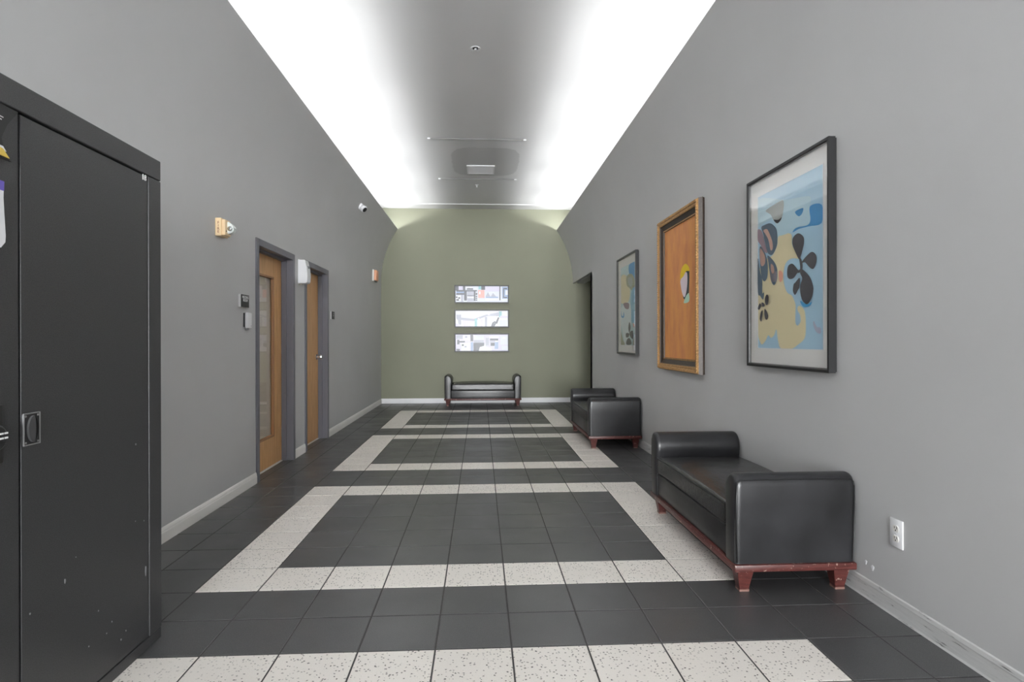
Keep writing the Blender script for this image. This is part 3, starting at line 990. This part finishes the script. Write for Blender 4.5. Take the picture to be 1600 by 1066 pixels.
o = fin('beading', bm, 'gold', og); o['kind'] = 'stuff'
bm = nb(); box(bm, 0.05, W-0.05, -0.05, 0, 0.05, H-0.05); fin('backing', bm, 'bronze', og)
cx, cz = 2.28, 2.58
S = lambda l: [(cx+x, cz+z) for x, z in l]
patch = [('s_dark', S([(-0.10, -0.42), (0.30, -0.38), (0.38, 0.0), (0.38, 0.35), (0.20, 0.42), (-0.2, 0.3), (-0.22, 0.0)])),
         ('s_mint', S([(-0.08, -0.55), (0.36, -0.53), (0.36, -0.30), (0.20, -0.32), (0.05, -0.40)])),
         ('s_pink', S([(-0.36, 0.15), (-0.05, 0.32), (0.20, 0.30), (0.22, -0.02), (0.10, -0.30), (-0.06, -0.38), (-0.24, -0.22), (-0.34, -0.02)])),
         ('s_yellow', S([(-0.40, 0.18), (-0.34, 0.38), (-0.16, 0.54), (0.10, 0.58), (0.34, 0.46), (0.38, 0.34), (0.12, 0.36), (-0.10, 0.24), (-0.26, 0.20)]))]
print_mesh(og, 'canvas', (0.36, W-0.36, 0.36, H-0.36), 'canvas', patch, 0.072)

# three pictures on the green wall
def pic(z0, h, label, base, shapes):
    root = thing('framed_picture', label, 'picture', (2.93, B-0.004, z0), BACK, 'wide pictures on the green wall')
    Wp = 3.52
    bm = nb(); rect_frame(bm, Wp, h, [(0, 0), (0, 0.10), (0.07, 0.10), (0.075, 0.05)], 0)
    fin('frame', bm, 'frame_black', root)
    bm = nb(); box(bm, 0.02, Wp-0.02, -0.03, 0, 0.02, h-0.02); fin('backing', bm, 'dark_plastic', root)
    fx = lambda x: 0.07+(Wp-0.14)*x/670.0
    fz = lambda z: 0.07+(h-0.14)*(1-z/216.0)
    out = []
    for s in shapes:
        if len(s) == 5:
            c, a, b, t, u = s
            out.append((c, [(fx(a), fz(t)), (fx(b), fz(t)), (fx(b), fz(u)), (fx(a), fz(u))]))
        else:
            out.append((s[0], [(fx(x), fz(z)) for x, z in s[1]]))
    print_mesh(root, 'print', (0.07, Wp-0.07, 0.07, h-0.07), base, out, 0.045, False)
N_, BL_, PA, WH, GR, RE, LI, TE = 'k_navy', 'k_blue', 'k_pale', 'k_white', 'k_grey', 'k_red', 'k_lilac', 'k_teal'
pic(6.44, 1.17, 'top picture of the three, with small red block among blue building shapes', PA,
    [(N_, 0, 40, 0, 58), (LI, 40, 95, 0, 53), (N_, 95, 125, 0, 58), (N_, 10, 145, 53, 73), (BL_, 10, 145, 73, 93), (N_, 10, 120, 93, 118),
     (WH, 0, 70, 128, 200), (N_, 5, 25, 140, 160), (N_, 35, 60, 150, 170), (N_, 10, 45, 176, 196), (GR, 70, 100, 118, 210), (N_, 110, 145, 60, 195),
     (WH, 125, 215, 6, 22), (N_, 145, 225, 30, 46), (N_, 145, 275, 53, 70), (GR, 150, 235, 70, 124), (N_, 150, 240, 124, 134), (WH, 150, 235, 140, 160), (GR, 150, 235, 165, 205),
     (N_, 235, 255, 60, 200), (N_, 258, 278, 90, 120), (N_, 258, 278, 130, 148), (N_, 258, 278, 155, 172), (N_, 258, 278, 180, 196), (TE, 295, 330, 0, 46), (N_, 330, 378, 0, 50),
     (RE, 290, 370, 53, 158), (WH, 300, 320, 70, 110), (LI, 378, 565, 0, 70), (GR, [(385, 140), (415, 80), (445, 140)]), (GR, [(450, 140), (480, 90), (520, 140)]), (BL_, 390, 545, 142, 158),
     (WH, 380, 560, 165, 195), (N_, 562, 575, 0, 190), (BL_, 598, 670, 8, 168), (N_, 610, 660, 24, 40), (N_, 610, 622, 40, 158), (N_, 622, 660, 146, 160), (PA, 638, 670, 52, 118)])
pic(4.87, 1.16, 'middle picture of the three, pale washed-out scene with grey curving band', WH,
    [(GR, [(10, 55), (70, 55), (72, 190), (40, 195), (30, 130), (12, 110)]), (LI, [(0, 175), (40, 180), (80, 215), (0, 215)]),
     (GR, [(70, 95), (235, 112), (385, 55), (545, 25), (545, 70), (400, 75), (235, 142), (70, 128)]), (LI, [(90, 130), (230, 145), (225, 215), (110, 215), (80, 175)]),
     (TE, 245, 275, 110, 215), (PA, 285, 305, 100, 215), (LI, 320, 350, 110, 215), (GR, 375, 405, 85, 215), (LI, 410, 440, 45, 66), (WH, 450, 540, 80, 150),
     (N_, [(455, 215), (470, 165), (505, 140), (520, 170), (500, 215)]), (N_, [(510, 160), (545, 90), (560, 95), (530, 185)]), (TE, 555, 590, 10, 90), (LI, 570, 670, 70, 100), (PA, 560, 670, 130, 215), (GR, 520, 560, 30, 75)])
pic(3.29, 1.20, 'bottom picture of the three, dark blue blocks with white shape in middle', LI,
    [(GR, 10, 90, 10, 60), (N_, 20, 50, 70, 130), (N_, 40, 120, 85, 105), (WH, 70, 180, 110, 215), (N_, 80, 105, 130, 150), (GR, 115, 140, 150, 170), (N_, 10, 55, 190, 212), (WH, 100, 180, 5, 70), (GR, 120, 150, 20, 45),
     (N_, 190, 225, 5, 90), (PA, 232, 360, 10, 70), (GR, 232, 360, 75, 110), (N_, 228, 365, 108, 215), (BL_, 195, 225, 100, 215), (GR, 385, 425, 45, 145), (WH, [(295, 215), (310, 165), (360, 150), (375, 120), (395, 160), (455, 180), (460, 215)]),
     (WH, 430, 560, 25, 42), (N_, 440, 545, 55, 80), (GR, 440, 520, 85, 150), (N_, 450, 500, 110, 150), (BL_, 500, 545, 100, 190), (WH, 505, 540, 80, 100), (PA, 575, 670, 20, 135), (WH, 600, 640, 30, 60), (PA, 590, 670, 150, 205)])

# ------------------------------------------------------------------ devices on the left wall
st = thing('fire_alarm_strobe', 'cream fire alarm strobe with clear lens on wall beside the cabinet', 'fire alarm', (L, 4.90, 6.57), LEFT)
bm = nb(); box(bm, 0, 0.42, -0.14, 0, 0, 0.43, bevel=0.012); fin('housing', bm, 'cream_plastic', st)
bm = nb(); box(bm, 0.04, 0.36, -0.22, -0.135, 0.02, 0.40, bevel=0.012); bd = fin('front_cover', bm, 'cream_plastic', st)
bm = nb(); lathe(bm, (0.10, -0.218, 0.12), (0, -1, 0), [(0, 0.02), (0.006, 0.018), (0.007, 0)], 10); fin('screw', bm, 'dark_plastic', bd)
bm = nb(); prism(bm, [(-0.22, 0.06), (-0.34, 0.10), (-0.38, 0.20), (-0.34, 0.29), (-0.22, 0.38)], 0, 0.14, 0.34)
bmesh.ops.bevel(bm, geom=list(bm.edges), offset=0.02, segments=2, affect='EDGES'); ls = fin('lens', bm, 'lens', st, smooth=40)
bm = nb(); lathe(bm, (0.135, -0.29, 0.19), (-1, 0, 0), [(0, 0.06), (0.012, 0.05), (0.02, 0.02), (0.021, 0)], 14); fin('lamp', bm, 'reflector', ls, smooth=40)
for k, ch in enumerate('FIRE'):
    text_part('letter', ch, 0.085, 'red_text', st, (-0.002, -0.075, 0.31-k*0.072), (math.pi/2, 0, -math.pi/2))

s2 = thing('alarm_box', 'small salmon-fronted alarm box on left wall near the green wall', 'alarm', (L, 25.9, 7.56), LEFT)
bm = nb(); box(bm, 0, 0.80, -0.10, 0, 0, 0.68, bevel=0.02); fin('back_box', bm, 'off_white', s2)
bm = nb(); box(bm, 0.03, 0.77, -0.24, -0.095, 0.04, 0.66, bevel=0.05, seg=3); fin('front_cover', bm, 'salmon_plastic', s2, smooth=40)
bm = nb(); box(bm, 0.2, 0.6, -0.2, -0.08, -0.05, 0.02, bevel=0.01); fin('lower_plug', bm, 'dark_plastic', s2)

sg = thing('room_sign', 'small black room sign with two white text lines beside glazed door', 'sign', (L, 6.27, 4.93), LEFT)
bm = nb(); box(bm, 0, 0.54, -0.062, 0, 0, 0.345, bevel=0.01); fin('backing', bm, 'pale_metal', sg)
bm = nb(); box(bm, 0.006, 0.534, -0.082, -0.062, 0.006, 0.339, bevel=0.008); pl = fin('plate', bm, 'dark_plastic', sg)
text_part('lettering', 'MEETING', 0.105, 'print_white', pl, (0.27, -0.083, 0.265), UPRIGHT)
text_part('lettering', 'ROOM', 0.105, 'print_white', pl, (0.27, -0.083, 0.185), UPRIGHT)
sg2 = thing('room_sign', 'tiny black sign with pale symbol beside the solid wood door', 'sign', (L, 16.0, 4.95), LEFT)
bm = nb(); box(bm, 0, 0.46, -0.045, 0, 0, 0.34, bevel=0.01); fin('backing', bm, 'pale_metal', sg2)
bm = nb(); box(bm, 0.006, 0.454, -0.065, -0.045, 0.006, 0.334, bevel=0.008); pl = fin('plate', bm, 'dark_plastic', sg2)
bm = nb(); prism(bm, [(0.18, 0.13), (0.30, 0.13), (0.30, 0.19), (0.18, 0.19)], 1, -0.065, -0.069); prism(bm, [(0.22, 0.22), (0.34, 0.22), (0.34, 0.28), (0.22, 0.28)], 1, -0.065, -0.069)
fin('symbol', bm, 'print_grey', pl)

cr = thing('card_reader', 'slim white card reader on black plate left of glazed door', 'card reader', (L, 6.60, 4.36), LEFT)
bm = nb(); box(bm, 0.0, 0.34, -0.03, 0, 0.05, 0.43, bevel=0.01); fin('back_plate', bm, 'dark_plastic', cr)
bm = nb(); box(bm, 0.02, 0.36, -0.10, -0.03, 0.02, 0.44, bevel=0.025, seg=3); cb = fin('cover', bm, 'white_plastic', cr, smooth=40)
bm = nb(); lathe(bm, (0.28, -0.10, 0.08), (0, -1, 0), [(0, 0.014), (0.006, 0.012), (0.007, 0)], 10); fin('button', bm, 'print_grey', cb)
bm = nb(); box(bm, 0.08, 0.22, -0.075, -0.02, -0.03, 0.03, bevel=0.01); fin('lower_latch', bm, 'print_grey', cr)

ds = thing('wall_dispenser', 'white plastic dispenser box mounted high between the two doors', 'dispenser', (L, 11.45, 6.05), LEFT)
prof = [(0, 0.0), (-0.27, 0.0), (-0.315, 0.05), (-0.33, 0.22), (-0.325, 0.42), (-0.295, 0.50), (-0.31, 0.56), (-0.275, 0.64), (-0.255, 0.70), (-0.25, 0.80), (-0.23, 0.82), (0, 0.82)]
bm = nb(); prism(bm, prof, 0, 0.0, 0.42); bmesh.ops.bevel(bm, geom=list(bm.edges), offset=0.012, segments=2, affect='EDGES')
dsb = fin('cover', bm, 'white_plastic', ds, smooth=35)
bm = nb(); box(bm, 0.12, 0.30, -0.325, -0.28, 0.53, 0.61, bevel=0.01); fin('nozzle', bm, 'print_grey', dsb)
bm = nb(); box(bm, 0.03, 0.39, -0.02, 0.0, -0.03, 0.84); fin('back_plate', bm, 'off_white', ds)

cz0 = 10.46
cx0 = L+CR-math.sqrt(CR*CR-(cz0-Z0)**2)
cc = thing('security_camera', 'white turret security camera high on the curved left wall', 'camera', (cx0, 19.15, cz0), 0)
ax = Vector((0.80, -0.10, -0.50)).normalized()
bm = nb(); lathe(bm, ax*-0.03, ax, [(0, 0.16), (0.06, 0.16), (0.10, 0.15), (0.13, 0.14)], 20); fin('base', bm, 'white_plastic', cc, smooth=40)
ax2 = Vector((0.72, -0.42, -0.62)).normalized()
bm = nb(); lathe(bm, ax*0.10, ax2, [(0, 0.12), (0.05, 0.15), (0.16, 0.155), (0.23, 0.145), (0.24, 0.13)], 20); ch = fin('head', bm, 'white_plastic', cc, smooth=40)
bm = nb(); lathe(bm, ax*0.10+ax2*0.235, ax2, [(0, 0.125), (0.012, 0.12), (0.03, 0.08), (0.04, 0)], 18); fin('lens', bm, 'dark_plastic', ch, smooth=40)

# ------------------------------------------------------------------ outlet on the right wall
ot = thing('wall_outlet', 'white duplex wall outlet low on the right wall', 'outlet', (R, -1.345, 1.02), RIGHT)
bm = nb(); box(bm, 0, 0.27, -0.022, 0, 0, 0.41, bevel=0.010, seg=2); pt = fin('plate', bm, 'white_plastic', ot, smooth=40)
for zz in (0.13, 0.275):
    bm = nb(); prism(bm, [(0.135+0.062*math.cos(a), zz+max(-0.045, min(0.045, 0.062*math.sin(a)))) for a in [2*math.pi*k/20 for k in range(20)]], 1, -0.020, -0.027)
    rc = fin('socket', bm, 'off_white', ot)
    bm = nb(); box(bm, 0.108, 0.116, -0.029, -0.026, zz-0.004, zz+0.03); box(bm, 0.154, 0.162, -0.029, -0.026, zz-0.004, zz+0.03)
    prism(bm, ell(0.135, zz-0.024, 0.011, 0.011, 0, 2*math.pi, 10)[:-1], 1, -0.026, -0.029)
    fin('slots', bm, 'dark_plastic', rc)
bm = nb(); lathe(bm, (0.135, -0.022, 0.2025), (0, -1, 0), [(0, 0.012), (0.004, 0.010), (0.005, 0)], 10); fin('screw', bm, 'pale_metal', pt)

# ------------------------------------------------------------------ ceiling fittings
dl = thing('ceiling_sprinkler', 'round recessed sprinkler head in the ceiling nearest the camera', 'sprinkler', (4.47, 7.64, CZ), 0)
bm = nb()
loft(bm, [ring((0, 0, z), (0, 0, 1), r, 24) for z, r in ((0, 0.15), (-0.012, 0.145), (-0.018, 0.12), (-0.006, 0.095), (-0.001, 0.09))])
fin('ring', bm, 'white_plastic', dl, smooth=40)
bm = nb(); lathe(bm, (0, 0, -0.001), (0, 0, -1), [(0, 0.088), (0.008, 0.085), (0.009, 0)], 20); fin('cup', bm, 'dark_plastic', dl)
bm = nb(); lathe(bm, (0, 0, -0.005), (0, 0, -1), [(0, 0.03), (0.05, 0.03), (0.052, 0.055), (0.06, 0.055), (0.061, 0)], 14); fin('deflector', bm, 'pale_metal', dl, smooth=40)
sp = thing('ceiling_sprinkler', 'tiny pendant sprinkler head beyond the second thin ceiling rod', 'sprinkler', (4.42, 23.0, CZ), 0)
bm = nb(); lathe(bm, (0, 0, 0), (0, 0, -1), [(0, 0.09), (0.02, 0.09), (0.03, 0.03), (0.10, 0.03)], 14); fin('flange', bm, 'white_plastic', sp, smooth=40)
bm = nb(); lathe(bm, (0, 0, -0.09), (0, 0, -1), [(0, 0.02), (0.05, 0.02), (0.055, 0.07), (0.065, 0.07), (0.066, 0)], 14); fin('deflector', bm, 'pale_metal', sp, smooth=40)
for vv, xa, xb, lab in ((15.48, 2.45, 6.49, 'thin rod on end brackets crossing the ceiling before the vent'), (21.75, 2.48, 6.45, 'thin rod on end brackets crossing the ceiling behind the vent')):
    rd = thing('ceiling_rod', lab, 'rod', ((xa+xb)/2, vv, CZ), 0, 'rods under the ceiling')
    hw = (xb-xa)/2
    bm = nb(); tube(bm, [(-hw, 0, -0.022), (hw, 0, -0.022)], 0.020, 8); fin('rod', bm, 'rod_grey', rd, smooth=60)
    for s in (-1, 1):
        bm = nb(); box(bm, s*hw-0.06, s*hw+0.06, -0.06, 0.06, -0.065, 0, bevel=0.012); fin('bracket', bm, 'white_plastic', rd)
vt = thing('ceiling_vent', 'white square air vent grille in the greyer ceiling patch', 'vent', (4.63, 20.0, CZ), 0)
bm = nb()
hw, hd = 0.68, 0.70
for a, b, c, d in ((-hw, hw, -hd, -hd+0.07), (-hw, hw, hd-0.07, hd), (-hw, -hw+0.07, -hd+0.07, hd-0.07), (hw-0.07, hw, -hd+0.07, hd-0.07)):
    box(bm, a, b, c, d, -0.05, 0)
fin('frame', bm, 'white_plastic', vt)
bm = nb(); box(bm, -hw+0.05, hw-0.05, -hd+0.05, hd-0.05, -0.006, 0); fin('backing', bm, 'off_white', vt)
for k in range(9):
    y = -hd+0.13+(2*hd-0.26)*k/8
    bm = nb(); prism(bm, [(y-0.05, -0.010), (y+0.05, -0.040), (y+0.055, -0.034), (y-0.045, -0.004)], 0, -hw+0.07, hw-0.07)
    fin('slat', bm, 'white_plastic', vt)
